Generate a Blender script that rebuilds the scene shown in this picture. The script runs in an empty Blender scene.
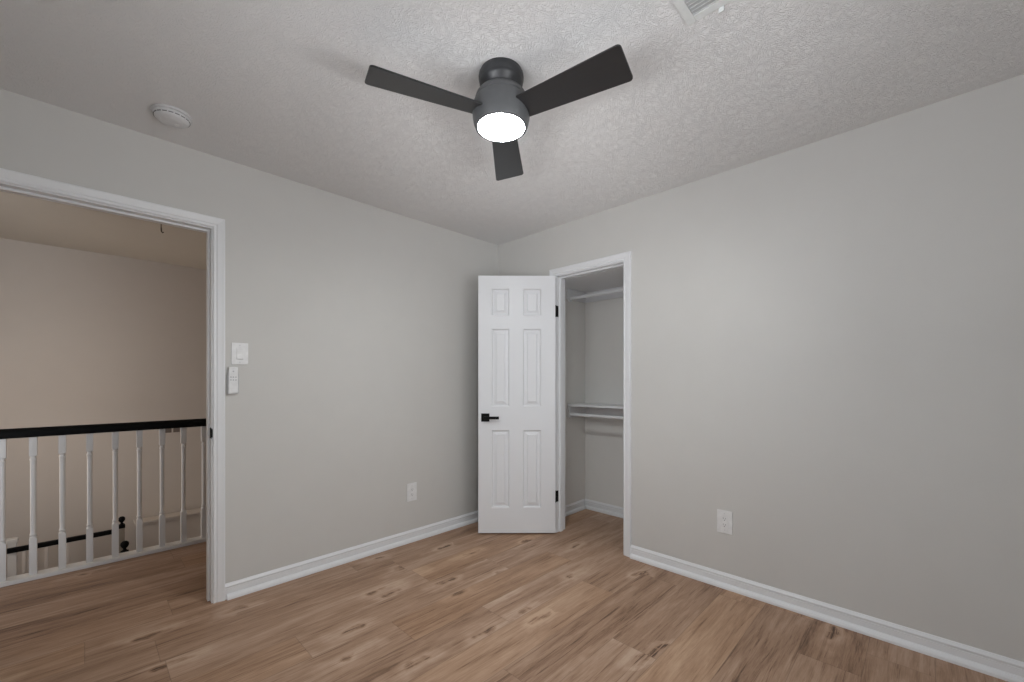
import bpy, bmesh, math, random
from mathutils import Vector, Matrix

PI = math.pi
SC = bpy.context.scene
COL = SC.collection

# ---------------------------------------------------------------- camera
CAM_H, YAW, F_PX, HORIZON = 1.213, math.radians(44.52), 421.0, 380.5
cam_data = bpy.data.cameras.new('camera')
cam = bpy.data.objects.new('camera', cam_data)
COL.objects.link(cam)
cam.location = (0, 0, CAM_H)
cam.rotation_euler = (PI / 2, 0, YAW - PI / 2)
cam_data.sensor_fit = 'HORIZONTAL'
cam_data.sensor_width = 36.0
cam_data.lens = F_PX / 1024 * 36.0
cam_data.shift_y = (HORIZON - 341.0) / 1024
cam_data.clip_start = 0.02
SC.camera = cam

# ---------------------------------------------------------------- light and exposure
SC.view_settings.view_transform = 'Standard'
SC.view_settings.look = 'None'
SC.view_settings.gamma = 1.0
SC.view_settings.use_curve_mapping = False
SC.view_settings.exposure = -0.06

world = bpy.data.worlds.new('sky')
SC.world = world
world.use_nodes = True
world.node_tree.nodes['Background'].inputs[0].default_value = (0.62, 0.78, 1.0, 1)
world.node_tree.nodes['Background'].inputs[1].default_value = 1.0


def area_light(name, loc, direction, sx, sy, energy, color):
    d = bpy.data.lights.new(name, 'AREA')
    d.shape = 'RECTANGLE'
    d.size, d.size_y, d.energy, d.color = sx, sy, energy, color
    o = bpy.data.objects.new(name, d)
    COL.objects.link(o)
    o.location = loc
    o.rotation_euler = Vector(direction).to_track_quat('-Z', 'Y').to_euler()
    return o


# added fill lights outside the made-up windows: level and upward ones, plus the stairwell
area_light('back_fill', (1.00, -0.70, 1.50), (-0.15, 1, 0.05), 2.0, 1.30, 29, (1.0, 0.985, 0.96))
area_light('back_up_fill', (1.25, -1.00, 0.45), (0.0, 1, 1.5), 2.4, 0.9, 119, (0.985, 0.99, 1.0))
area_light('side_fill', (-0.70, 0.72, 1.50), (1, 0.0, 0.0), 1.95, 1.25, 20, (0.98, 0.985, 1.0))
area_light('side_up_fill', (-1.10, 0.65, 0.50), (1, 0, 1.0), 2.2, 1.0, 105, (0.985, 0.99, 1.0))
area_light('stair_fill', (-1.75, 4.75, 0.75), (1, 0.1, -0.25), 1.1, 1.7, 28, (1.0, 0.84, 0.68))
FAN_STRENGTH = 158.0

# ---------------------------------------------------------------- room dimensions (metres)
YL, XR, ZC = 2.773, 2.639, 2.44        # left wall plane, right wall plane, ceiling
XB, YB = -0.43, -0.45                  # the two walls behind the camera
T = 0.115                              # wall thickness
TR = 0.115
DX0, DX1, DH = -0.279, 0.487, 2.042    # hall doorway, clear opening
CY0, CY1, CH = 1.505, 2.100, 2.041     # closet doorway, clear opening
JT = 0.018                             # jamb thickness
CBX, CLY, CRY = 3.355, 2.32, 1.24      # closet back, left, right walls
HY1, SY1 = 3.89, 5.68                  # hall floor edge, stairwell far wall
HX0, HX1 = -1.45, 2.05                 # hall ends


# ---------------------------------------------------------------- materials
def new_mat(name):
    m = bpy.data.materials.new(name)
    m.use_nodes = True
    nt = m.node_tree
    return m, nt, nt.nodes['Principled BSDF']


def N(nt, typ, **kw):
    n = nt.nodes.new(typ)
    for k, v in kw.items():
        setattr(n, k, v)
    return n


def L(nt, a, b):
    nt.links.new(a, b)


def math_node(nt, op, a, b=None, c=None):
    n = N(nt, 'ShaderNodeMath', operation=op)
    for i, v in enumerate((a, b, c)):
        if v is None:
            continue
        if isinstance(v, (int, float)):
            n.inputs[i].default_value = v
        else:
            L(nt, v, n.inputs[i])
    return n.outputs[0]


def obj_coord(nt, scale=(1, 1, 1)):
    tc = N(nt, 'ShaderNodeTexCoord')
    mp = N(nt, 'ShaderNodeMapping')
    mp.inputs['Scale'].default_value = scale
    L(nt, tc.outputs['Object'], mp.inputs['Vector'])
    return mp.outputs['Vector']


def noise(nt, vec, scale, detail=3, rough=0.5, dist=0.0):
    n = N(nt, 'ShaderNodeTexNoise')
    n.inputs['Scale'].default_value = scale
    n.inputs['Detail'].default_value = detail
    n.inputs['Roughness'].default_value = rough
    n.inputs['Distortion'].default_value = dist
    L(nt, vec, n.inputs['Vector'])
    return n.outputs['Fac']


def bump(nt, height, dist, strength, bsdf):
    b = N(nt, 'ShaderNodeBump')
    b.inputs['Strength'].default_value = strength
    b.inputs['Distance'].default_value = dist
    L(nt, height, b.inputs['Height'])
    L(nt, b.outputs[0], bsdf.inputs['Normal'])


def ramp(nt, fac, stops):
    r = N(nt, 'ShaderNodeValToRGB')
    cr = r.color_ramp
    while len(cr.elements) < len(stops):
        cr.elements.new(0.5)
    for e, (p, c) in zip(cr.elements, stops):
        e.position = p
        e.color = (*c, 1)
    L(nt, fac, r.inputs[0])
    return r.outputs[0]


def paint(name, color, rough=0.6, bump_scale=180, bump_dist=0.0004, var=0.008, strength=0.5):
    m, nt, b = new_mat(name)
    v = obj_coord(nt)
    n1 = noise(nt, v, 7.0, 2)
    lo = tuple(c * (1 - var) for c in color)
    hi = tuple(min(1, c * (1 + var)) for c in color)
    L(nt, ramp(nt, n1, [(0.3, lo), (0.7, hi)]), b.inputs['Base Color'])
    b.inputs['Roughness'].default_value = rough
    bump(nt, noise(nt, v, bump_scale, 2), bump_dist, strength, b)
    return m


def plain(name, color, rough=0.5, metal=0.0):
    m, nt, b = new_mat(name)
    v = obj_coord(nt)
    n1 = noise(nt, v, 40.0, 2)
    L(nt, ramp(nt, n1, [(0.3, tuple(c * 0.95 for c in color)), (0.7, tuple(min(1, c * 1.05) for c in color))]),
      b.inputs['Base Color'])
    b.inputs['Roughness'].default_value = rough
    b.inputs['Metallic'].default_value = metal
    return m


def ceiling_mat():
    m, nt, b = new_mat('textured_ceiling_paint')
    b.inputs['Base Color'].default_value = (0.80, 0.79, 0.785, 1)
    b.inputs['Roughness'].default_value = 0.5
    v = obj_coord(nt)
    warp = N(nt, 'ShaderNodeTexNoise')
    warp.inputs['Scale'].default_value = 14
    L(nt, v, warp.inputs['Vector'])
    mix = N(nt, 'ShaderNodeVectorMath', operation='MULTIPLY_ADD')
    L(nt, warp.outputs['Color'], mix.inputs[0])
    mix.inputs[1].default_value = (0.12, 0.12, 0.12)
    L(nt, v, mix.inputs[2])
    fine = noise(nt, mix.outputs[0], 75, 4, 0.6, 0.6)
    ridge = math_node(nt, 'ABSOLUTE', math_node(nt, 'SUBTRACT', fine, 0.5))
    ridge = math_node(nt, 'SUBTRACT', 0.22, ridge)
    ridge = math_node(nt, 'MAXIMUM', ridge, 0.08)
    bump(nt, ridge, 0.0175, 0.72, b)
    return m


def floor_mat():
    m, nt, b = new_mat('plank_floor')
    tc = N(nt, 'ShaderNodeTexCoord')
    sep = N(nt, 'ShaderNodeSeparateXYZ')
    L(nt, tc.outputs['Object'], sep.inputs[0])
    x, y = sep.outputs[0], sep.outputs[1]
    W, LEN = 0.216, 1.22
    row_f = math_node(nt, 'DIVIDE', math_node(nt, 'SUBTRACT', 1.70, y), W)
    row = math_node(nt, 'FLOOR', row_f)
    in_row = math_node(nt, 'FRACT', row_f)
    off = math_node(nt, 'SINE', math_node(nt, 'MULTIPLY_ADD', row, 1.0030734911, 0.8435360452))
    off = math_node(nt, 'FLOORED_MODULO', math_node(nt, 'MULTIPLY', off, 7.0), 1.0)
    col_f = math_node(nt, 'SUBTRACT', math_node(nt, 'DIVIDE', x, LEN), off)
    colm = math_node(nt, 'FLOOR', col_f)
    in_col = math_node(nt, 'FRACT', col_f)
    idv = N(nt, 'ShaderNodeCombineXYZ')
    L(nt, row, idv.inputs[0]); L(nt, colm, idv.inputs[1]); idv.inputs[2].default_value = 3.0
    wn = N(nt, 'ShaderNodeTexWhiteNoise', noise_dimensions='3D')
    L(nt, idv.outputs[0], wn.inputs['Vector'])

    def board_hash(a, b_, c_, k):
        v = math_node(nt, 'ADD', math_node(nt, 'MULTIPLY_ADD', row, a, c_), math_node(nt, 'MULTIPLY', colm, b_))
        return math_node(nt, 'FLOORED_MODULO', math_node(nt, 'MULTIPLY', math_node(nt, 'SINE', v), k), 1.0)
    rnd = board_hash(0.75866, 2.92916, 4.28606, 9.7)        # how light the board is
    honey = board_hash(1.89823, 0.7196, 2.86254, 8.3)       # honey coloured or grey brown
    rsep = N(nt, 'ShaderNodeSeparateColor')
    L(nt, wn.outputs['Color'], rsep.inputs[0])
    # every board takes its own cut of the grain
    gv = N(nt, 'ShaderNodeCombineXYZ')
    L(nt, math_node(nt, 'MULTIPLY_ADD', rsep.outputs[0], 37.0, x), gv.inputs[0])
    L(nt, math_node(nt, 'MULTIPLY_ADD', rsep.outputs[1], 53.0, y), gv.inputs[1])

    def stretched(sx, sy, scale, detail, rough, dist):
        mp = N(nt, 'ShaderNodeMapping')
        mp.inputs['Scale'].default_value = (sx, sy, 1)
        L(nt, gv.outputs[0], mp.inputs[0])
        return noise(nt, mp.outputs[0], scale, detail, rough, dist)
    broad = stretched(0.7, 7.0, 2.2, 5, 0.62, 0.9)
    grain = stretched(1.6, 26, 3.0, 6, 0.7, 0.9)
    fine = stretched(3.0, 120, 4.0, 3, 0.6, 0.2)
    # knots: stretched voronoi cells, only some of them carry a knot
    mpk = N(nt, 'ShaderNodeMapping')
    mpk.inputs['Scale'].default_value = (2.1, 5.2, 1)
    warp = N(nt, 'ShaderNodeTexNoise')
    warp.inputs['Scale'].default_value = 8
    warp.inputs['Detail'].default_value = 4
    L(nt, gv.outputs[0], warp.inputs['Vector'])
    wm = N(nt, 'ShaderNodeVectorMath', operation='MULTIPLY_ADD')
    L(nt, warp.outputs['Color'], wm.inputs[0])
    wm.inputs[1].default_value = (0.34, 0.11, 0)
    L(nt, gv.outputs[0], wm.inputs[2])
    L(nt, wm.outputs[0], mpk.inputs[0])
    vo = N(nt, 'ShaderNodeTexVoronoi', voronoi_dimensions='2D')
    vo.inputs['Scale'].default_value = 1.0
    L(nt, mpk.outputs[0], vo.inputs['Vector'])
    vsep = N(nt, 'ShaderNodeSeparateColor')
    L(nt, vo.outputs['Color'], vsep.inputs[0])
    has = math_node(nt, 'GREATER_THAN', vsep.outputs[0], 0.58)
    core = N(nt, 'ShaderNodeMapRange', interpolation_type='SMOOTHSTEP')
    L(nt, vo.outputs['Distance'], core.inputs[0])
    core.inputs[1].default_value = 0.02
    core.inputs[2].default_value = 0.16
    core.inputs[3].default_value = 1.0
    core.inputs[4].default_value = 0.0
    streak = math_node(nt, 'MAXIMUM', math_node(nt, 'MULTIPLY_ADD', grain, 4.0, -1.55), 0.0)
    knot = math_node(nt, 'MULTIPLY', math_node(nt, 'MULTIPLY', core.outputs[0], has), streak)
    halo = N(nt, 'ShaderNodeMapRange', interpolation_type='SMOOTHSTEP')
    L(nt, vo.outputs['Distance'], halo.inputs[0])
    halo.inputs[1].default_value = 0.12
    halo.inputs[2].default_value = 0.42
    halo.inputs[3].default_value = 1.0
    halo.inputs[4].default_value = 0.0
    halo_f = math_node(nt, 'MULTIPLY', math_node(nt, 'MULTIPLY', halo.outputs[0], has), 0.20)
    tone = math_node(nt, 'ADD', math_node(nt, 'MULTIPLY', broad, 0.80), math_node(nt, 'MULTIPLY', grain, 0.62))
    tone = math_node(nt, 'ADD', tone, math_node(nt, 'MULTIPLY_ADD', fine, 0.36, -0.30))
    tone = math_node(nt, 'ADD', tone, math_node(nt, 'MULTIPLY_ADD', rnd, 0.22, -0.11))
    tone = math_node(nt, 'ADD', tone, halo_f)
    tone = math_node(nt, 'SUBTRACT', tone, math_node(nt, 'MULTIPLY', knot, 0.85))
    vein = N(nt, 'ShaderNodeMapRange', interpolation_type='SMOOTHSTEP')
    L(nt, stretched(0.42, 13, 4.5, 6, 0.66, 0.9), vein.inputs[0])
    vein.inputs[1].default_value = 0.55
    vein.inputs[2].default_value = 0.68
    tone = math_node(nt, 'SUBTRACT', tone, math_node(nt, 'MULTIPLY', vein.outputs[0], 0.22))
    tone = math_node(nt, 'ADD', tone, -0.045)
    grey = ramp(nt, tone, [(0.16, (0.082, 0.044, 0.027)), (0.36, (0.255, 0.150, 0.094)),
                           (0.54, (0.385, 0.243, 0.162)), (0.84, (0.54, 0.385, 0.285))])
    hon_c = ramp(nt, tone, [(0.16, (0.086, 0.045, 0.024)), (0.36, (0.260, 0.148, 0.087)),
                            (0.54, (0.395, 0.240, 0.150)), (0.84, (0.56, 0.375, 0.25))])
    hmap = N(nt, 'ShaderNodeMapRange', interpolation_type='SMOOTHSTEP')
    L(nt, honey, hmap.inputs[0])
    hmap.inputs[1].default_value = 0.45
    hmap.inputs[2].default_value = 0.85
    hsv = N(nt, 'ShaderNodeMix', data_type='RGBA')
    L(nt, hmap.outputs[0], hsv.inputs[0])
    L(nt, grey, hsv.inputs[6])
    L(nt, hon_c, hsv.inputs[7])
    # seams between boards
    e1 = math_node(nt, 'MINIMUM', in_row, math_node(nt, 'SUBTRACT', 1.0, in_row))
    e1 = math_node(nt, 'MULTIPLY', e1, W)
    e2 = math_node(nt, 'MINIMUM', in_col, math_node(nt, 'SUBTRACT', 1.0, in_col))
    e2 = math_node(nt, 'MULTIPLY', e2, LEN)
    edge = math_node(nt, 'MINIMUM', e1, e2)
    sm = N(nt, 'ShaderNodeMapRange')
    L(nt, edge, sm.inputs[0])
    sm.inputs[1].default_value = 0.0004
    sm.inputs[2].default_value = 0.0022
    mixc = N(nt, 'ShaderNodeMix', data_type='RGBA')
    L(nt, math_node(nt, 'MULTIPLY_ADD', sm.outputs[0], 0.35, 0.65), mixc.inputs[0])
    mixc.inputs[6].default_value = (0.05, 0.03, 0.02, 1)
    L(nt, hsv.outputs[2], mixc.inputs[7])
    L(nt, mixc.outputs[2], b.inputs['Base Color'])
    L(nt, math_node(nt, 'MULTIPLY_ADD', grain, 0.2, 0.40), b.inputs['Roughness'])
    b.inputs['Specular IOR Level'].default_value = 0.35
    hgt = math_node(nt, 'ADD', math_node(nt, 'MULTIPLY', sm.outputs[0], 0.6), math_node(nt, 'MULTIPLY', fine, 0.3))
    bump(nt, hgt, 0.0006, 0.6, b)
    return m


def emit_mat(name, color, strength):
    m, nt, b = new_mat(name)
    b.inputs['Base Color'].default_value = (0.9, 0.9, 0.9, 1)
    b.inputs['Emission Color'].default_value = (*color, 1)
    b.inputs['Emission Strength'].default_value = strength
    return m


def glass_mat():
    m, nt, b = new_mat('added_window_glass')
    tr = N(nt, 'ShaderNodeBsdfTransparent')
    gl = N(nt, 'ShaderNodeBsdfGlossy')
    gl.inputs['Roughness'].default_value = 0.02
    fr = N(nt, 'ShaderNodeFresnel')
    mx = N(nt, 'ShaderNodeMixShader')
    L(nt, fr.outputs[0], mx.inputs[0]); L(nt, tr.outputs[0], mx.inputs[1]); L(nt, gl.outputs[0], mx.inputs[2])
    L(nt, mx.outputs[0], nt.nodes['Material Output'].inputs['Surface'])
    return m


M_WALL = paint('wall_paint', (0.614, 0.603, 0.580), 0.62)
M_HALL = paint('hall_warm_lit_paint', (0.60, 0.535, 0.475), 0.62)  # greige wall paint tinted tan; the hall's warm light is in the colour
M_CLOSET = paint('wall_paint_closet_lifted', (0.77, 0.755, 0.725), 0.62)  # wall paint lightened, extra closet brightness put into the colour
M_CEIL = ceiling_mat()
M_HCEIL = paint('hall_ceiling_paint', (0.66, 0.59, 0.50), 0.6)
M_TRIM = paint('trim_gloss_paint', (0.785, 0.793, 0.808), 0.34, 40, 0.00005, 0.004)
M_DOOR = paint('door_gloss_paint', (0.755, 0.762, 0.78), 0.36, 60, 0.00006, 0.004)
M_FLOOR = floor_mat()
M_BLACK = plain('matte_black_metal', (0.005, 0.005, 0.005), 0.5, 0.0)
M_BLACK.node_tree.nodes['Principled BSDF'].inputs['Specular IOR Level'].default_value = 0.15
M_FAN = plain('fan_charcoal', (0.022, 0.023, 0.025), 0.40)
M_BLADE = plain('fan_blade_charcoal', (0.022, 0.022, 0.023), 0.30)
M_HOUSE = plain('fan_housing_glow_lifted', (0.075, 0.077, 0.080), 0.42)  # fan black lightened, lens glow on the housing put into the colour
M_LENS = emit_mat('lit_lens', (0.965, 1.0, 0.99), FAN_STRENGTH)
M_PLATE = plain('white_plastic', (0.78, 0.78, 0.78), 0.35)
M_PLATE2 = plain('grey_white_plastic', (0.66, 0.66, 0.67), 0.4)
M_SLOT = plain('dark_slot', (0.14, 0.14, 0.14), 0.6)
M_RAIL = plain('black_stained_wood', (0.004, 0.004, 0.004), 0.6)
M_RAIL.node_tree.nodes['Principled BSDF'].inputs['Specular IOR Level'].default_value = 0.1
M_BAL = paint('baluster_paint', (0.67, 0.64, 0.605), 0.4, 40, 0.00005, 0.004)
M_STAIN = plain('dark_walnut', (0.26, 0.22, 0.175), 0.5)
M_VENT = plain('vent_enamel', (0.66, 0.67, 0.66), 0.4)
M_DUCT = plain('duct_dark', (0.52, 0.52, 0.52), 0.8)
M_GLASS = glass_mat()
M_CORD = plain('brown_cord', (0.10, 0.07, 0.05), 0.7)
M_WARM = emit_mat('warm_fill_lens', (1.0, 0.76, 0.50), 11.0)


# ---------------------------------------------------------------- mesh helpers
class MB:
    """collects shapes and links them as one mesh object"""

    def __init__(self):
        self.bm = bmesh.new()

    def quad(self, *pts):
        self.bm.faces.new([self.bm.verts.new(p) for p in pts])

    def box(self, x0, y0, z0, x1, y1, z1, bevel=0.0):
        t = bmesh.new()
        bmesh.ops.create_cube(t, size=1.0)
        for v in t.verts:
            v.co = Vector((x0 + (v.co.x + .5) * (x1 - x0), y0 + (v.co.y + .5) * (y1 - y0), z0 + (v.co.z + .5) * (z1 - z0)))
        if bevel:
            bmesh.ops.bevel(t, geom=t.edges[:] + t.verts[:], offset=bevel, segments=2, affect='EDGES', profile=0.6)
        self.merge(t)
        return self

    def merge(self, t, mat=None):
        me = bpy.data.meshes.new('tmp')
        t.to_mesh(me)
        t.free()
        if mat is not None:
            me.transform(mat)
        self.bm.from_mesh(me)
        bpy.data.meshes.remove(me)

    def lathe(self, prof, seg=48, mat=None, cap=True):
        """prof: list of (radius, z); turned about z"""
        t = bmesh.new()
        rings = []
        for r, z in prof:
            if r < 1e-6:
                rings.append([t.verts.new((0, 0, z))])
            else:
                rings.append([t.verts.new((r * math.cos(2 * PI * k / seg), r * math.sin(2 * PI * k / seg), z)) for k in range(seg)])
        for a, b in zip(rings, rings[1:]):
            for k in range(seg):
                k2 = (k + 1) % seg
                if len(a) == 1 and len(b) == 1:
                    continue
                if len(a) == 1:
                    t.faces.new((a[0], b[k], b[k2]))
                elif len(b) == 1:
                    t.faces.new((a[k], a[k2], b[0]))
                else:
                    t.faces.new((a[k], a[k2], b[k2], b[k]))
        if cap:
            for rg in (rings[0], rings[-1]):
                if len(rg) > 2:
                    t.faces.new(rg)
        bmesh.ops.recalc_face_normals(t, faces=t.faces[:])
        self.merge(t, mat)
        return self

    def prism(self, outline, z0, z1, mat=None, bevel=0.0):
        t = bmesh.new()
        lo = [t.verts.new((x, y, z0)) for x, y in outline]
        hi = [t.verts.new((x, y, z1)) for x, y in outline]
        n = len(lo)
        t.faces.new(lo[::-1]); t.faces.new(hi)
        for k in range(n):
            t.faces.new((lo[k], lo[(k + 1) % n], hi[(k + 1) % n], hi[k]))
        bmesh.ops.recalc_face_normals(t, faces=t.faces[:])
        if bevel:
            es = [e for e in t.edges if abs(e.verts[0].co.z - e.verts[1].co.z) < 1e-6]
            bmesh.ops.bevel(t, geom=es, offset=bevel, segments=2, affect='EDGES')
        self.merge(t, mat)
        return self

    def sweep(self, stations):
        """stations: list of point loops with the same count, skinned and capped"""
        t = bmesh.new()
        vs = [[t.verts.new(p) for p in s] for s in stations]
        n = len(vs[0])
        for a, b in zip(vs, vs[1:]):
            for k in range(n):
                t.faces.new((a[k], a[(k + 1) % n], b[(k + 1) % n], b[k]))
        t.faces.new(vs[0][::-1]); t.faces.new(vs[-1])
        bmesh.ops.recalc_face_normals(t, faces=t.faces[:])
        self.merge(t)
        return self

    def tube(self, pts, r, seg=12):
        st = []
        for i, p in enumerate(pts):
            p = Vector(p)
            a = Vector(pts[max(0, i - 1)]); b = Vector(pts[min(len(pts) - 1, i + 1)])
            d = (b - a).normalized()
            up = Vector((0, 0, 1)) if abs(d.z) < 0.9 else Vector((1, 0, 0))
            u = d.cross(up).normalized(); v = u.cross(d).normalized()
            st.append([p + u * r * math.cos(2 * PI * k / seg) + v * r * math.sin(2 * PI * k / seg) for k in range(seg)])
        return self.sweep(st)

    def build(self, name, mat, parent=None, smooth=None, loc=None):
        me = bpy.data.meshes.new(name)
        self.bm.normal_update()
        self.bm.to_mesh(me)
        self.bm.free()
        me.materials.append(mat)
        if smooth:
            for p in me.polygons:
                p.use_smooth = True
            me.set_sharp_from_angle(angle=math.radians(smooth))
        o = bpy.data.objects.new(name, me)
        COL.objects.link(o)
        if parent is not None:
            o.parent = parent
        if loc is not None:
            o.location = loc
        return o


def box_obj(name, dims, mat, parent=None, bevel=0.0):
    return MB().box(*dims, bevel=bevel).build(name, mat, parent)


def thing(name, label, cat, loc=(0, 0, 0), rotz=0.0, group=None, rot=None):
    o = bpy.data.objects.new(name, None)
    o.empty_display_size = 0.05
    COL.objects.link(o)
    o.location = loc
    o.rotation_euler = rot if rot else (0, 0, rotz)
    return tag(o, label, cat, group)


def tag(o, label, cat, group=None, kind=None):
    o['label'] = label
    o['category'] = cat
    if group:
        o['group'] = group
    if kind:
        o['kind'] = kind
    return o


def struct(o, label, cat):
    return tag(o, label, cat, kind='structure')


def copy_tree(o, parent=None):
    c = o.copy()
    COL.objects.link(c)
    if parent is not None:
        c.parent = parent
    for ch in list(o.children):
        copy_tree(ch, c)
    return c


# ================================================================ THE SETTING
# floor of bedroom, closet and hall
f = MB()
f.box(HX0, YL + T, -0.24, HX1, HY1, 0)
f.box(XB - T, YB - T, -0.24, CBX + 0.1, YL + T, 0)
fl = f.build('floor', M_FLOOR)
struct(fl, 'brown knotty wood plank floor running through bedroom, closet and hall', 'floor')

c = MB().box(XB - T, YB - T, ZC, CBX + 0.1, YL + T * 0.5, ZC + 0.1)
struct(c.build('ceiling', M_CEIL), 'off-white textured bedroom ceiling around the black fan', 'ceiling')
c = MB().box(HX0, YL + T * 0.5, ZC, HX1, SY1 + 0.1, ZC + 0.1)
struct(c.build('ceiling_hall', M_HCEIL), 'smooth tan ceiling above the hall and stairwell', 'ceiling')

# walls
w = MB()
w.box(XB - T, YL, 0, DX0 - JT, YL + T, ZC)
w.box(DX1 + JT, YL, 0, CBX + 0.1, YL + T, ZC)
w.box(DX0 - JT, YL, DH + JT, DX1 + JT, YL + T, ZC)
struct(w.build('wall_left', M_WALL), 'pale greige wall with the open hall doorway and light switch', 'wall')
w = MB()
w.box(XR, YB - T, 0, XR + TR, CY0 - JT, ZC)
w.box(XR, CY1 + JT, 0, XR + TR, YL, ZC)
w.box(XR, CY0 - JT, CH + JT, XR + TR, CY1 + JT, ZC)
struct(w.build('wall_right', M_WALL), 'pale greige wall with the closet doorway and one outlet', 'wall')
WX0, WX1, WZ0, WZ1 = 0.05, 2.15, 0.90, 2.10
w = MB()
w.box(XB - T, YB - T, 0, WX0, YB, ZC)
w.box(WX1, YB - T, 0, XR, YB, ZC)
w.box(WX0, YB - T, 0, WX1, YB, WZ0)
w.box(WX0, YB - T, WZ1, WX1, YB, ZC)
struct(w.build('wall_back', M_WALL), 'pale greige wall with an added window behind the camera', 'wall')
VY0, VY1_ = -0.28, 1.75
w = MB()
w.box(XB - T, YB, 0, XB, VY0, ZC)
w.box(XB - T, VY1_, 0, XB, YL, ZC)
w.box(XB - T, VY0, 0, XB, VY1_, WZ0)
w.box(XB - T, VY0, WZ1, XB, VY1_, ZC)
struct(w.build('wall_side', M_WALL), 'pale greige wall with an added window beside the camera', 'wall')
# closet walls
struct(box_obj('wall_closet_left', (XR + TR, CLY, 0, CBX, CLY + 0.1, ZC), M_CLOSET), 'left side wall inside the closet', 'wall')
struct(box_obj('wall_closet_back', (CBX, CRY - 0.1, 0, CBX + 0.1, CLY + 0.1, ZC), M_CLOSET), 'back wall inside the closet', 'wall')
struct(box_obj('wall_closet_right', (XR + TR, CRY - 0.1, 0, CBX, CRY, ZC), M_CLOSET), 'right side wall inside the closet', 'wall')
# hall and stairwell walls
SZ = -2.0
struct(box_obj('wall_hall_far', (HX0, SY1, SZ, HX1, SY1 + 0.1, ZC), M_HALL), 'tan far wall of the stairwell seen above the black handrail', 'wall')
w = MB()
w.box(HX0 - 0.1, YL + T, -0.24, HX0, 4.15, ZC)
w.box(HX0 - 0.1, 4.15, SZ, HX0, 5.35, -0.20)
w.box(HX0 - 0.1, 4.15, 1.60, HX0, 5.35, ZC)
w.box(HX0 - 0.1, 5.35, SZ, HX0, SY1 + 0.1, ZC)
struct(w.build('wall_hall_left', M_HALL), 'tan end wall of the stairwell with an added window', 'wall')
struct(box_obj('wall_hall_right', (HX1, YL + T, SZ, HX1 + 0.1, SY1 + 0.1, ZC), M_HALL), 'tan closed end wall of the hall', 'wall')
struct(box_obj('wall_stair_near', (HX0, HY1 - 0.12, SZ, HX1, HY1 - 0.02, -0.24), M_HALL), 'stairwell wall below the hall floor edge', 'wall')
struct(box_obj('floor_landing', (HX0, HY1 - 0.02, SZ - 0.1, HX1, SY1, SZ), M_FLOOR), 'wood floor at the bottom of the stairwell', 'floor')
KX0, KY, KZ = 0.366, 5.50, -0.195
kw = MB().box(KX0, KY, SZ, HX1, KY + 0.11, KZ)
kwo = struct(kw.build('wall_stair_knee', M_HALL), 'low tan knee wall in the stairwell behind the balusters', 'wall')
MB().box(KX0 - 0.02, KY - 0.025, KZ, HX1, KY + 0.13, KZ + 0.022, 0.004).box(KX0 - 0.008, KY - 0.012, KZ - 0.02, HX1, KY + 0.118, KZ).build('cap', M_HALL, kwo)


# added windows, out of the frame, made up to let the fill in
def window(name, label, axis, a0, a1, z0, z1, p, q):
    """an added sash window filling a wall hole between wall faces p (room) and q (outside)"""
    def bx(mb, u0, v0, w0, u1, v1, w1):
        if axis == 'x':
            mb.box(u0, min(v0, v1), w0, u1, max(v0, v1), w1)
        else:
            mb.box(min(v0, v1), u0, w0, max(v0, v1), u1, w1)
    s = 1 if q > p else -1
    fr = MB()
    t = 0.03
    bx(fr, a0, p, z0, a0 + t, q, z1); bx(fr, a1 - t, p, z0, a1, q, z1)
    bx(fr, a0 + t, p, z0, a1 - t, q, z0 + t); bx(fr, a0 + t, p, z1 - t, a1 - t, q, z1)
    root = fr.build(name, M_TRIM)
    struct(root, label, 'window')
    zm = (z0 + z1) / 2
    for k, (b0, b1, v) in enumerate(((z0 + t, zm + 0.02, p + s * 0.045), (zm - 0.02, z1 - t, p + s * 0.075))):
        sm = MB()
        v1 = v + s * 0.025
        bx(sm, a0 + t, v, b0, a0 + t + 0.04, v1, b1); bx(sm, a1 - t - 0.04, v, b0, a1 - t, v1, b1)
        bx(sm, a0 + t + 0.04, v, b0, a1 - t - 0.04, v1, b0 + 0.04); bx(sm, a0 + t + 0.04, v, b1 - 0.04, a1 - t - 0.04, v1, b1)
        so = sm.build('sash', M_TRIM, root)
        gm = MB()
        bx(gm, a0 + t + 0.04, v + s * 0.011, b0 + 0.04, a1 - t - 0.04, v + s * 0.015, b1 - 0.04)
        gm.build('pane', M_GLASS, so)
    si = MB()
    bx(si, a0 - 0.06, p - s * 0.05, z0 - 0.025, a1 + 0.06, p, z0)
    si.build('sill', M_TRIM, root)
    return root


window('added_window_1', 'added broad white double-hung window in the wall behind the camera', 'x', WX0, WX1, WZ0, WZ1, YB, YB - T)
window('added_window_2', 'added wide white double-hung window in the wall beside the camera', 'y', VY0, VY1_, WZ0, WZ1, XB, XB - T)
window('added_window_3', 'added white double-hung window at the end of the stairwell', 'y', 4.15, 5.35, -0.20, 1.60, HX0, HX0 - 0.1)


# door casings: profile across the width (0 = inner edge) and thickness off the wall
CASING = [(0.0, 0.0), (0.0, 0.0085), (0.004, 0.011), (0.009, 0.011), (0.011, 0.0085), (0.015, 0.0085), (0.020, 0.012),
          (0.038, 0.0145), (0.047, 0.0165), (0.052, 0.0165), (0.054, 0.014), (0.054, 0.0)]


def casing_mesh(a0, a1, h, place, rev=0.006):
    """place(u, z, d) -> world point; casing round three sides of an opening, mitred corners"""
    a0, a1, h = a0 - rev, a1 + rev, h + rev
    st = []
    for (u, z, su, sz) in ((a0, 0, -1, 0), (a0, h, -1, 1), (a1, h, 1, 1), (a1, 0, 1, 0)):
        st.append([place(u + su * w, z + sz * w, d) for w, d in CASING])
    return MB().sweep(st)


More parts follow.
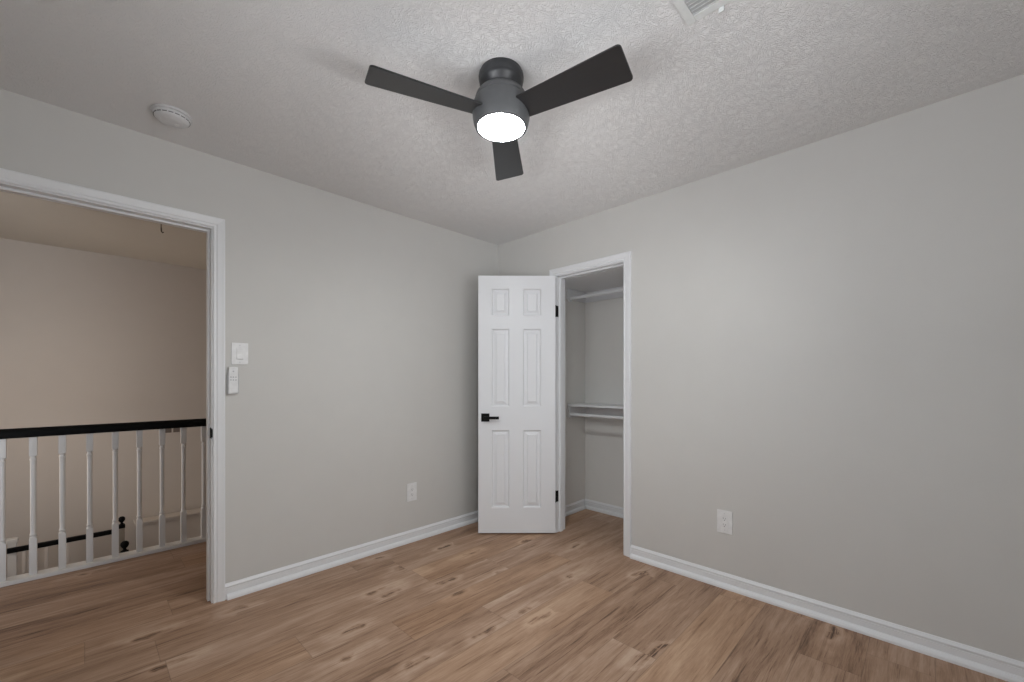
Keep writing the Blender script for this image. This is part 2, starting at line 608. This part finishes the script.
tr1 = struct(casing_mesh(DX0, DX1, DH, lambda u, z, d: (u, YL - d, z)).build('trim_1', M_TRIM),
             'white moulded casing around the open hall doorway', 'door casing')
casing_mesh(DX0, DX1, DH, lambda u, z, d: (u, YL + T + d, z)).build('hall_casing', M_TRIM, tr1)
j = MB()
j.box(DX0 - JT, YL, 0, DX0, YL + T, DH)
j.box(DX1, YL, 0, DX1 + JT, YL + T, DH)
j.box(DX0 - JT, YL, DH, DX1 + JT, YL + T, DH + JT)
j.build('jamb', M_TRIM, tr1)
j = MB()
j.box(DX0, YL + 0.040, 0, DX0 + 0.011, YL + 0.075, DH - 0.011)
j.box(DX1 - 0.011, YL + 0.040, 0, DX1, YL + 0.075, DH - 0.011)
j.box(DX0, YL + 0.040, DH - 0.011, DX1, YL + 0.075, DH)
j.build('door_stop', M_TRIM, tr1)
s = MB().box(DX1 - 0.0025, YL - 0.002, 0.897, DX1 + 0.0005, YL + 0.030, 0.955, 0.001)
s.box(DX1 - 0.004, YL - 0.0075, 0.903, DX1 + 0.004, YL + 0.001, 0.949, 0.002)
so = s.build('strike_plate', M_BLACK, tr1)
so['label'] = 'black strike plate on the right jamb'

tr2 = struct(casing_mesh(CY0, CY1, CH, lambda u, z, d: (XR - d, u, z)).build('trim_2', M_TRIM),
             'white moulded casing around the closet doorway', 'door casing')
j = MB()
j.box(XR, CY0 - JT, 0, XR + TR, CY0, CH)
j.box(XR, CY1, 0, XR + TR, CY1 + JT, CH)
j.box(XR, CY0 - JT, CH, XR + TR, CY1 + JT, CH + JT)
j.build('jamb', M_TRIM, tr2)
j = MB()
j.box(XR + 0.040, CY0, 0, XR + 0.075, CY0 + 0.011, CH - 0.011)
j.box(XR + 0.040, CY1 - 0.011, 0, XR + 0.075, CY1, CH - 0.011)
j.box(XR + 0.040, CY0, CH - 0.011, XR + 0.075, CY1, CH)
j.build('door_stop', M_TRIM, tr2)

# baseboards: (height z, thickness) plus a shoe moulding along the floor
BASE = [(0.0, 0.0), (0.0, 0.011), (0.058, 0.011), (0.0595, 0.0085), (0.063, 0.0085), (0.066, 0.0125), (0.071, 0.0125), (0.080, 0.0065), (0.085, 0.004), (0.085, 0.0)]
SHOE = [(0.0, 0.0), (0.0, 0.017), (0.012, 0.0165), (0.021, 0.012), (0.027, 0.005), (0.029, 0.0)]


def baseboard(name, label, p0, p1, nrm, shoe0=0.0, shoe1=0.0):
    p0, p1, n = Vector(p0), Vector(p1), Vector(nrm)
    d = (p1 - p0).normalized()
    b = MB().sweep([[p + n * t + Vector((0, 0, z)) for z, t in BASE] for p in (p0, p1)]).build(name, M_TRIM)
    struct(b, label, 'baseboard')
    q0, q1 = p0 + d * shoe0, p1 - d * shoe1
    MB().sweep([[p + n * (0.0112 + t) + Vector((0, 0, z)) for z, t in SHOE] for p in (q0, q1)]).build('shoe_moulding', M_TRIM, b)
    return b


CW = 0.060
baseboard('baseboard_left', 'white baseboard along the wall between hall doorway and closet door', (DX1 + CW, YL, 0), (XR, YL, 0), (0, -1, 0), 0.008)
baseboard('baseboard_left_end', 'white baseboard stub between the hall doorway and the side wall', (XB, YL, 0), (DX0 - CW, YL, 0), (0, -1, 0), 0, 0.008)
baseboard('baseboard_right', 'white baseboard along the wall right of the closet', (XR, CY0 - CW, 0), (XR, YB, 0), (-1, 0, 0), 0.006)
baseboard('baseboard_right_end', 'white baseboard stub behind the open closet door', (XR, CY1 + CW, 0), (XR, YL - 0.027, 0), (-1, 0, 0), 0.006)
baseboard('baseboard_back', 'white baseboard under the wall with the added window', (XB, YB, 0), (XR - 0.027, YB, 0), (0, 1, 0))
baseboard('baseboard_side', 'white baseboard along the side wall beside the camera', (XB, YB + 0.027, 0), (XB, YL - 0.027, 0), (1, 0, 0))
baseboard('baseboard_closet_left', 'white baseboard on the left wall inside the closet', (XR + TR, CLY, 0), (CBX - 0.027, CLY, 0), (0, -1, 0))
baseboard('baseboard_closet_back', 'white baseboard on the back wall inside the closet', (CBX, CRY, 0), (CBX, CLY, 0), (-1, 0, 0))

# ================================================================ CLOSET DOOR
def door_leaf_mesh(w0, w1, z0, z1, t):
    mb = MB()
    pu = [(w0 + 0.113, w0 + 0.256), (w0 + 0.363, w0 + 0.503)]
    pz = [(z0 + 0.200, z0 + 0.810), (z0 + 0.996, z0 + 1.607), (z0 + 1.712, z0 + 1.924)]
    us = [w0] + [v for p in pu for v in p] + [w1]
    zs = [z0] + [v for p in pz for v in p] + [z1]
    for y, s in ((t, -1), (0.0, 1)):
        for i in range(len(us) - 1):
            for k in range(len(zs) - 1):
                a0, a1, b0, b1 = us[i], us[i + 1], zs[k], zs[k + 1]
                if i % 2 == 1 and k % 2 == 1:
                    loops = []
                    for inset, dep in ((0, 0), (0.003, 0.002), (0.009, 0.0120), (0.015, 0.0125), (0.033, 0.0075), (0.038, 0.0015), (0.041, 0.0010)):
                        yy = y + s * dep
                        loops.append([(a0 + inset, yy, b0 + inset), (a1 - inset, yy, b0 + inset), (a1 - inset, yy, b1 - inset), (a0 + inset, yy, b1 - inset)])
                    for la, lb in zip(loops, loops[1:]):
                        for q in range(4):
                            mb.quad(la[q], la[(q + 1) % 4], lb[(q + 1) % 4], lb[q])
                    mb.quad(*loops[-1])
                else:
                    mb.quad((a0, y, b0), (a1, y, b0), (a1, y, b1), (a0, y, b1))
    # edges
    for (ua, ub, za, zb) in [(w0, w0, z0, z1), (w1, w1, z0, z1)]:
        pts = zs
        for k in range(len(pts) - 1):
            mb.quad((ua, 0, pts[k]), (ua, t, pts[k]), (ua, t, pts[k + 1]), (ua, 0, pts[k + 1]))
    for z in (z0, z1):
        for i in range(len(us) - 1):
            mb.quad((us[i], 0, z), (us[i + 1], 0, z), (us[i + 1], t, z), (us[i], t, z))
    bmesh.ops.remove_doubles(mb.bm, verts=mb.bm.verts[:], dist=1e-5)
    bmesh.ops.recalc_face_normals(mb.bm, faces=mb.bm.faces[:])
    es = []
    for e in mb.bm.edges:
        p, q = e.verts[0].co, e.verts[1].co
        on_face = lambda c: abs(c.y) < 1e-6 or abs(c.y - t) < 1e-6
        outer = (abs(p.x - q.x) < 1e-6 and (abs(p.x - w0) < 1e-6 or abs(p.x - w1) < 1e-6)) or \
                (abs(p.z - q.z) < 1e-6 and (abs(p.z - z0) < 1e-6 or abs(p.z - z1) < 1e-6))
        if outer and abs(p.y - q.y) < 1e-6 and on_face(p):
            es.append(e)
    bmesh.ops.bevel(mb.bm, geom=es, offset=0.002, segments=2, affect='EDGES')
    return mb


PIN = (2.632, 2.103)
DT = 0.035
door = door_leaf_mesh(0.004, 0.612, 0.012, 2.038, DT).build('door_1', M_DOOR)
door.location = (PIN[0], PIN[1], 0)
door.rotation_euler = (0, 0, math.radians(135))
struct(door, 'white six-panel closet door standing open with black lever handle', 'door')
for (yf, sg) in ((DT, 1), (0.0, -1)):
    hx, hz = 0.612 - 0.056, 0.922
    def fy(a, b):
        return (yf + sg * a, yf + sg * b) if sg > 0 else (yf + sg * b, yf + sg * a)
    r0, r1 = fy(0.0, 0.008)
    ros = MB().box(hx - 0.032, r0, hz - 0.032, hx + 0.032, r1, hz + 0.032, 0.0015).build('door_handle', M_BLACK, door)
    ros['label'] = 'black square rose with straight lever'
    m = MB()
    n0, n1 = fy(0.008, 0.045)
    m.lathe([(0.010, n0), (0.010, n1)], 20, Matrix.Translation((hx, 0, hz)) @ Matrix.Rotation(-PI / 2, 4, 'X'))
    l0, l1 = fy(0.036, 0.050)
    m.box(hx - 0.108, l0, hz - 0.011, hx + 0.012, l1, hz + 0.011, 0.002)
    m.build('lever', M_BLACK, ros, smooth=35)
ed = MB().box(0.611, 0.006, 0.895, 0.6128, DT - 0.006, 0.950).build('latch_plate', M_BLACK, door)
for hz in (0.290, 1.765):
    hm = MB()
    hm.box(0.0032, 0.004, hz - 0.044, 0.0045, DT - 0.001, hz + 0.044)          # leaf on the door edge
    h = hm.build('hinge', M_BLACK, door)
    k = MB()
    k.lathe([(0.0025, -0.048), (0.0055, -0.0455), (0.0055, 0.0455), (0.0025, 0.048)], 16, Matrix.Translation((-0.002, -0.002, hz)))
    k.build('knuckle', M_BLACK, h, smooth=40)
# fixed hinge leaves let into the closet jamb
for hz in (0.290, 1.765):
    MB().box(XR - 0.004, CY1 - 0.0025, hz - 0.044, XR + 0.024, CY1 + 0.0005, hz + 0.044, 0.0008).build('hinge_leaf', M_BLACK, tr2)

# ================================================================ CLOSET FITTINGS
def closet_shelf(label, z0, z1, x0, cleat_h):
    root = thing('closet_shelf', label, 'shelf', (CBX, CLY, z0), group=None)
    MB().box(x0 - CBX, CRY - CLY + 0.001, 0, -0.001, -0.001, z1 - z0, 0.0015).build('board', M_TRIM, root)
    MB().box(-0.02, CRY - CLY + 0.02, -cleat_h, -0.001, -0.02, -0.001, 0.001).build('back_cleat', M_TRIM, root)
    x1 = max(x0, 3.045)
    for y0 in (-0.02, CRY - CLY + 0.001):
        MB().box(x1 - CBX, y0, -cleat_h, -0.001, y0 + 0.019, -0.001, 0.001).build('side_cleat', M_TRIM, root)
    return root


def closet_rod(label, x, z):
    root = thing('closet_rod', label, 'closet rod', (x, CLY, z))
    y0, y1 = CRY - CLY + 0.022, -0.022
    MB().lathe([(0.0145, y0), (0.0145, y1)], 24, Matrix.Rotation(-PI / 2, 4, 'X')).build('pole', M_TRIM, root, smooth=40)
    for ya, yb in ((-0.033, -0.0205), (CRY - CLY + 0.0205, CRY - CLY + 0.033)):
        MB().lathe([(0.030, ya), (0.030, yb), (0.0155, yb), (0.0155, ya)], 24, Matrix.Rotation(-PI / 2, 4, 'X')).build('socket', M_TRIM, root, smooth=40)
    return root


closet_shelf('deep white upper shelf at head height inside the closet', 2.046, 2.064, XR + TR + 0.03, 0.095)
closet_shelf('narrow white lower shelf halfway up inside the closet', 0.981, 1.001, 3.075, 0.105)
closet_rod('white upper hanging rod near the top of the closet', 3.08, 1.952)
closet_rod('white lower hanging rod under the halfway closet shelf', 3.08, 0.907)

# ================================================================ CEILING FAN
AX, AY = 1.1675, 1.2085
fan = thing('ceiling_fan', 'matte black three-blade ceiling fan with glowing round light', 'ceiling fan', (AX, AY, ZC))
MB().lathe([(0.0, 0.0), (0.083, 0.0), (0.0845, -0.004), (0.0845, -0.009), (0.0885, -0.011), (0.0900, -0.020), (0.0895, -0.030), (0.0870, -0.036),
            (0.0865, -0.039), (0.0865, -0.044), (0.0815, -0.052), (0.073, -0.060), (0.068, -0.070), (0.068, -0.078), (0.0, -0.078)],
           64, cap=False).build('canopy', M_FAN, fan, smooth=35)
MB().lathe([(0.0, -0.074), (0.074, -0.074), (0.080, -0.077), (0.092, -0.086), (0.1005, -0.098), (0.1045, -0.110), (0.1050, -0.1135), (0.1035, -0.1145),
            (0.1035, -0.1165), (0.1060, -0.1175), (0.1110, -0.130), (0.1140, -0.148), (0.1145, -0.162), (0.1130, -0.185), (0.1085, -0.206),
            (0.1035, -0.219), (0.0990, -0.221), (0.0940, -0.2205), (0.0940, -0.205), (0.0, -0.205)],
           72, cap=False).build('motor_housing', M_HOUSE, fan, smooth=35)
MB().lathe([(0.0, -0.208), (0.0925, -0.208), (0.0930, -0.219), (0.0905, -0.2225), (0.079, -0.2260), (0.055, -0.2285), (0.028, -0.2297), (0.0, -0.230)],
           64, cap=False).build('light_lens', M_LENS, fan, smooth=50)


def blade_outline():
    R, r0, wt, wr = 0.511, 0.100, 0.145, 0.104
    pts = [(r0, -wr / 2)]
    c = 0.014
    hw = lambda r: (wr + (wt - wr) * (r - r0) / (R - r0)) / 2
    for k in range(7):
        a = -PI / 2 + k * PI / 12
        pts.append((R - c + c * math.cos(a), -hw(R) + c + c * math.sin(a)))
    for k in range(7):
        a = k * PI / 12
        pts.append((R - c + c * math.cos(a), hw(R) - c + c * math.sin(a)))
    pts.append((r0, wr / 2))
    return pts


for k in range(3):
    a = -3.4741 + k * 2 * PI / 3
    mat = Matrix.Rotation(a, 4, 'Z') @ Matrix.Rotation(-0.2094, 4, 'X')
    b = MB().prism(blade_outline(), -0.0035, 0.0035, mat, 0.0012).build('blade', M_BLADE, fan, loc=(0, 0, 2.2694 - ZC))

# ================================================================ SMOKE DETECTOR
sd = thing('smoke_detector', 'round white smoke detector on the ceiling above the hall doorway', 'smoke detector', (0.285, 2.478, ZC))
MB().lathe([(0.0, 0.0), (0.076, 0.0), (0.077, -0.003), (0.076, -0.008), (0.067, -0.010), (0.0, -0.010)], 56, cap=False).build('base_plate', M_PLATE2, sd, smooth=35)
MB().lathe([(0.0, -0.010), (0.0665, -0.010), (0.0690, -0.013), (0.0690, -0.017), (0.0670, -0.019), (0.064, -0.026), (0.058, -0.032),
            (0.045, -0.035), (0.043, -0.034), (0.040, -0.0355), (0.020, -0.037), (0.0, -0.037)], 56, cap=False).build('cover', M_PLATE2, sd, smooth=35)
sl = MB()
for k in range(18):
    a = 2 * PI * k / 18
    m = Matrix.Rotation(a, 4, 'Z')
    t = bmesh.new(); bmesh.ops.create_cube(t, size=1.0)
    for v in t.verts:
        v.co = Vector((0.0655 + v.co.x * 0.0035, v.co.y * 0.017, -0.0222 + v.co.z * 0.0030))
    sl.merge(t, m)
sl.build('slot', M_SLOT, sd)
MB().lathe([(0.0, -0.0365), (0.010, -0.0368), (0.0095, -0.0385), (0.0, -0.039)], 20, Matrix.Translation((0.018, 0.012, 0)), cap=False).build('test_button', M_PLATE, sd, smooth=40)

# ================================================================ CEILING VENT
VX1, VY1 = 1.461, 0.584
VW, VLN = 0.215, 0.36
vent = thing('ceiling_vent', 'white louvred air register in the ceiling near the fan', 'vent', (VX1 - VW / 2, VY1 - VLN / 2, ZC))
hx, hy, fr = VW / 2, VLN / 2, 0.028
m = MB()
for (a, b, c_, d) in ((-hx, -hy, hx, -hy + fr), (-hx, hy - fr, hx, hy), (-hx, -hy + fr, -hx + fr, hy - fr), (hx - fr, -hy + fr, hx, hy - fr)):
    m.box(a, b, -0.006, c_, d, 0.0, 0.0012)
m.build('frame', M_VENT, vent)
MB().box(-hx + fr, -hy + fr, -0.0006, hx - fr, hy - fr, 0.0).build('backing', M_DUCT, vent)
n = 11
for k in range(n):
    x = -hx + fr + (k + 0.5) * (VW - 2 * fr) / n
    mm = Matrix.Translation((x, 0, -0.0052)) @ Matrix.Rotation(math.radians(-38), 4, 'Y')
    t = bmesh.new(); bmesh.ops.create_cube(t, size=1.0)
    for v in t.verts:
        v.co = Vector((v.co.x * 0.0105, v.co.y * (VLN - 2 * fr), v.co.z * 0.0012))
    s = MB(); s.merge(t, mm); s.build('louver', M_VENT, vent)
MB().box(hx + 0.0005, hy - 0.115, -0.020, hx + 0.006, hy - 0.098, -0.002, 0.001).build('damper_lever', M_VENT, vent)

# ================================================================ SWITCH, REMOTE, OUTLETS
def screw(mb, x, y, z, axis):
    if axis == 'y':
        mb.lathe([(0.0033, 0), (0.0030, 0.0012), (0, 0.0014)], 14, Matrix.Translation((x, y, z)) @ Matrix.Rotation(PI / 2, 4, 'X'), cap=False)


sw = thing('light_switch', 'white rocker light switch on the wall right of the hall doorway', 'light switch', (0.619, YL, 1.364))
MB().box(-0.041, -0.006, -0.061, 0.041, 0.0, 0.061, 0.002).build('plate', M_PLATE, sw)
MB().box(-0.0175, -0.0075, -0.034, 0.0175, -0.0055, 0.034, 0.0007).build('bezel', M_PLATE, sw)
rk = MB()
rk.sweep([[(x, -0.0075, -0.031), (x, -0.0125, -0.029), (x, -0.0085, 0.0), (x, -0.0088, 0.029), (x, -0.0075, 0.031)] for x in (-0.015, 0.015)])
rk.build('rocker', M_PLATE, sw)
for zc in (0.048, -0.048):
    sc = MB(); screw(sc, 0, -0.006, zc, 'y'); sc.build('screw', M_PLATE2, sw)

cr = thing('remote_cradle', 'shallow white wall cradle holding the fan remote below the switch', 'remote holder', (0.5845, YL, 1.213))
m = MB()
m.box(-0.0235, -0.003, -0.072, 0.0235, 0.0, 0.055, 0.001)
m.box(-0.0265, -0.020, -0.072, -0.0235, 0.0, 0.040, 0.001)
m.box(0.0235, -0.020, -0.072, 0.0265, 0.0, 0.040, 0.001)
m.box(-0.0235, -0.020, -0.0745, 0.0235, 0.0, -0.0715, 0.001)
m.build('bracket', M_PLATE2, cr)
rm = thing('fan_remote', 'slim white fan remote with small grey buttons below the light switch', 'remote control', (0.5845, YL - 0.0035, 1.216))
MB().box(-0.0225, -0.018, -0.074, 0.0225, 0.0, 0.072, 0.004).build('body', M_PLATE, rm)
for (bx_, bz) in [(0.0, 0.048), (-0.012, 0.016), (0.0, 0.016), (0.012, 0.016), (-0.012, 0.000), (0.0, 0.000), (0.012, 0.000)]:
    MB().lathe([(0.0040, 0), (0.0036, 0.0012), (0, 0.0014)], 16, Matrix.Translation((bx_, -0.018, bz)) @ Matrix.Rotation(PI / 2, 4, 'X'), cap=False).build(
        'button', plain('button_grey', (0.50, 0.50, 0.51), 0.5) if 'button_grey' not in bpy.data.materials else bpy.data.materials['button_grey'], rm, smooth=40)

def outlet_proto(label, loc, rotz):
    o = thing('wall_outlet', label, 'outlet', loc, rotz)
    MB().box(-0.042, -0.006, -0.067, 0.042, 0.0, 0.067, 0.002).build('plate', M_PLATE, o)
    MB().box(-0.017, -0.0082, -0.034, 0.017, -0.0055, 0.034, 0.0008).build('socket_face', M_PLATE, o)
    for zc in (-0.018, 0.018):
        s = MB()
        s.box(-0.0075, -0.0086, zc - 0.001, -0.0055, -0.0080, zc + 0.008)
        s.box(0.0055, -0.0086, zc - 0.001, 0.0075, -0.0080, zc + 0.007)
        s.lathe([(0.0026, 0), (0.0026, 0.0006)], 14, Matrix.Translation((0, -0.0080, zc - 0.0075)) @ Matrix.Rotation(PI / 2, 4, 'X'))
        s.build('socket', M_SLOT, o)
    for zc in (0.048, -0.048):
        q = MB(); screw(q, 0, -0.006, zc, 'y'); q.build('screw', M_PLATE2, o)
    return o


ol = outlet_proto('white wall outlet between the hall doorway and the open closet door', (1.737, YL, 0.371), 0)
orr = copy_tree(ol)
orr.location = (XR, 0.842, 0.384)
orr.rotation_euler = (0, 0, -PI / 2)
tag(orr, 'white wall outlet on the wall right of the closet', 'outlet')

# ================================================================ HALL BALUSTRADE
BY = 3.905
RX0, RX1 = HX0 + 0.005, HX1 - 0.005
bl = thing('balustrade', 'white turned-baluster guard with black handrail along the hall edge', 'balustrade', (0, BY, 0))
prof = [(-0.029, 0.868), (-0.032, 0.876), (-0.032, 0.900), (-0.028, 0.914), (-0.018, 0.922), (0, 0.925), (0.018, 0.922), (0.028, 0.914), (0.032, 0.900), (0.032, 0.876), (0.029, 0.868)]
MB().sweep([[(x, y, z) for y, z in prof] for x in (RX0, RX1)]).build('handrail', M_RAIL, bl, smooth=40)['label'] = 'black handrail'
m = MB()
m.box(RX0, -0.045, 0.0005, RX1, 0.05, 0.026, 0.004)
m.box(RX0, -0.016, -0.25, RX1, 0.045, 0.0005)
m.build('bottom_plate', M_BAL, bl)


def turned_baluster(z0, z1, sq, zsq0, zsq1, mb=None):
    """square ends, turned slender shaft between zsq0 and zsq1"""
    mb = mb or MB()
    h = sq / 2
    mb.box(-h, -h, z0, h, h, zsq0, 0.002)
    mb.box(-h, -h, zsq1, h, h, z1, 0.002)
    s = sq / 0.033
    p = [(0.0150, zsq0 - 0.004), (0.0165, zsq0 + 0.004), (0.0120, zsq0 + 0.012), (0.0150, zsq0 + 0.018), (0.0160, zsq0 + 0.024), (0.0120, zsq0 + 0.032),
         (0.0125, zsq0 + 0.07), (0.0130, zsq0 + 0.15), (0.0130, (zsq0 + zsq1) / 2), (0.0134, zsq1 - 0.06), (0.0132, zsq1 - 0.032), (0.0150, zsq1 - 0.027),
         (0.0158, zsq1 - 0.020), (0.0120, zsq1 - 0.014), (0.0118, zsq1 - 0.008), (0.0140, zsq1 - 0.002), (0.0155, zsq1 + 0.004)]
    mb.lathe([(r * s, z) for r, z in p], 24)
    return mb


b0 = turned_baluster(0.024, 0.870, 0.033, 0.246, 0.752).build('baluster', M_BAL, bl, smooth=35)
xs = [-0.340 + 0.1222 * k for k in range(-5, 14)]
b0.location = (xs[0], 0, 0)
for x in xs[1:]:
    q = b0.copy()
    COL.objects.link(q)
    q.parent = bl
    q.location = (x, 0, 0)

# ---------------------------------------------------------------- lower stair rail, seen between the balusters
LY = 5.30
lb = thing('stair_balustrade', 'lower stair guard with black rail seen between the hall balusters', 'balustrade', (0, LY, SZ))
r0 = -0.150 - SZ
MB().box(-0.470, -0.020, r0 - 0.038, 0.222, 0.020, r0, 0.006).build('handrail', M_RAIL, lb)['label'] = 'black handrail'
p0 = turned_baluster(0.001, r0 - 0.037, 0.022, 0.30, r0 - 0.22).build('baluster', M_HALL, lb, smooth=35)
lx = [-0.345 + 0.125 * k for k in range(4)]
p0.location = (lx[0], 0, 0)
for x in lx[1:]:
    q = p0.copy(); COL.objects.link(q); q.parent = lb; q.location = (x, 0, 0)
wp = thing('white_post', 'short white capped post at the left end of the lower stair rail', 'post', (-0.412, LY + 0.055, SZ))
MB().box(-0.024, -0.024, 0.0, 0.024, 0.024, -0.118 - SZ, 0.002).build('shaft', M_BAL, wp)
MB().box(-0.032, -0.032, -0.118 - SZ, 0.032, 0.032, -0.086 - SZ, 0.006).build('cap', M_BAL, wp)


def newel(label, x, y, ztop, s, shaft_mat, drop):
    o = thing('newel_post', label, 'newel post', (x, y, SZ))
    H = ztop - SZ
    MB().lathe([(0.012 * s, H - 0.098 * s), (0.020 * s, H - 0.090 * s), (0.012 * s, H - 0.080 * s), (0.012 * s, H - 0.072 * s), (0.022 * s, H - 0.060 * s),
                (0.030 * s, H - 0.045 * s), (0.032 * s, H - 0.032 * s), (0.028 * s, H - 0.015 * s), (0.016 * s, H - 0.004 * s), (0.0, H)], 28, cap=True).build('finial', M_RAIL, o, smooth=40)
    MB().box(-0.029 * s, -0.029 * s, H - 0.098 * s - drop, 0.029 * s, 0.029 * s, H - 0.096 * s, 0.003).build('cap_block', M_RAIL, o)
    MB().box(-0.025 * s, -0.025 * s, 0.0, 0.025 * s, 0.025 * s, H - 0.098 * s - drop, 0.002).build('shaft', shaft_mat, o)
    return o


newel('taller dark newel post with ball finial ending the lower stair rail', 0.2455, LY, -0.043, 0.78, M_STAIN, 0.03)
newel('shorter black newel post in front of the taller dark one', 0.258, 5.15, -0.232, 0.95, M_RAIL, 0.05)

# small wall grille on the far stairwell wall
g = thing('wall_grille', 'small brown vent grille on the far stairwell wall below the handrail', 'vent', (0.655, SY1, 0.705))
MB().box(-0.072, -0.008, -0.05, 0.072, 0.0, 0.05, 0.002).build('frame', M_HALL, g)
for xc in (-0.034, 0.034):
    MB().box(xc - 0.027, -0.010, -0.040, xc + 0.027, -0.0075, 0.040).build('opening', plain('grille_dark', (0.16, 0.13, 0.11), 0.7) if 'grille_dark' not in bpy.data.materials else bpy.data.materials['grille_dark'], g)

# attic pull cord on the hall ceiling
pc = thing('pull_cord', 'thin dark pull cord hanging from the hall ceiling', 'pull cord', (0.318, 3.20, ZC))
MB().tube([(0, 0, 0), (0.001, 0, -0.15), (0, 0, -0.34)], 0.0022, 8).build('string', M_CORD, pc, smooth=60)
MB().tube([(0, 0, -0.33), (0.001, 0, -0.352), (0.006, -0.003, -0.360), (0.011, -0.005, -0.354)], 0.0032, 8).build('hook', M_CORD, pc, smooth=60)

# added warm fill lamp on the hall ceiling, out of the frame
hl = thing('hall_fill_lamp', 'added round flush fill lamp on the hall ceiling left of the doorway', 'fill lamp', (-0.95, 3.40, ZC))
MB().lathe([(0.0, 0.0), (0.15, 0.0), (0.152, -0.02), (0.145, -0.025), (0.0, -0.025)], 40, cap=False).build('fill_lamp_base', M_PLATE, hl, smooth=35)
MB().lathe([(0.0, -0.025), (0.138, -0.025), (0.135, -0.05), (0.11, -0.075), (0.06, -0.09), (0.0, -0.094)], 40, cap=False).build('fill_lamp_diffuser', M_WARM, hl, smooth=50)
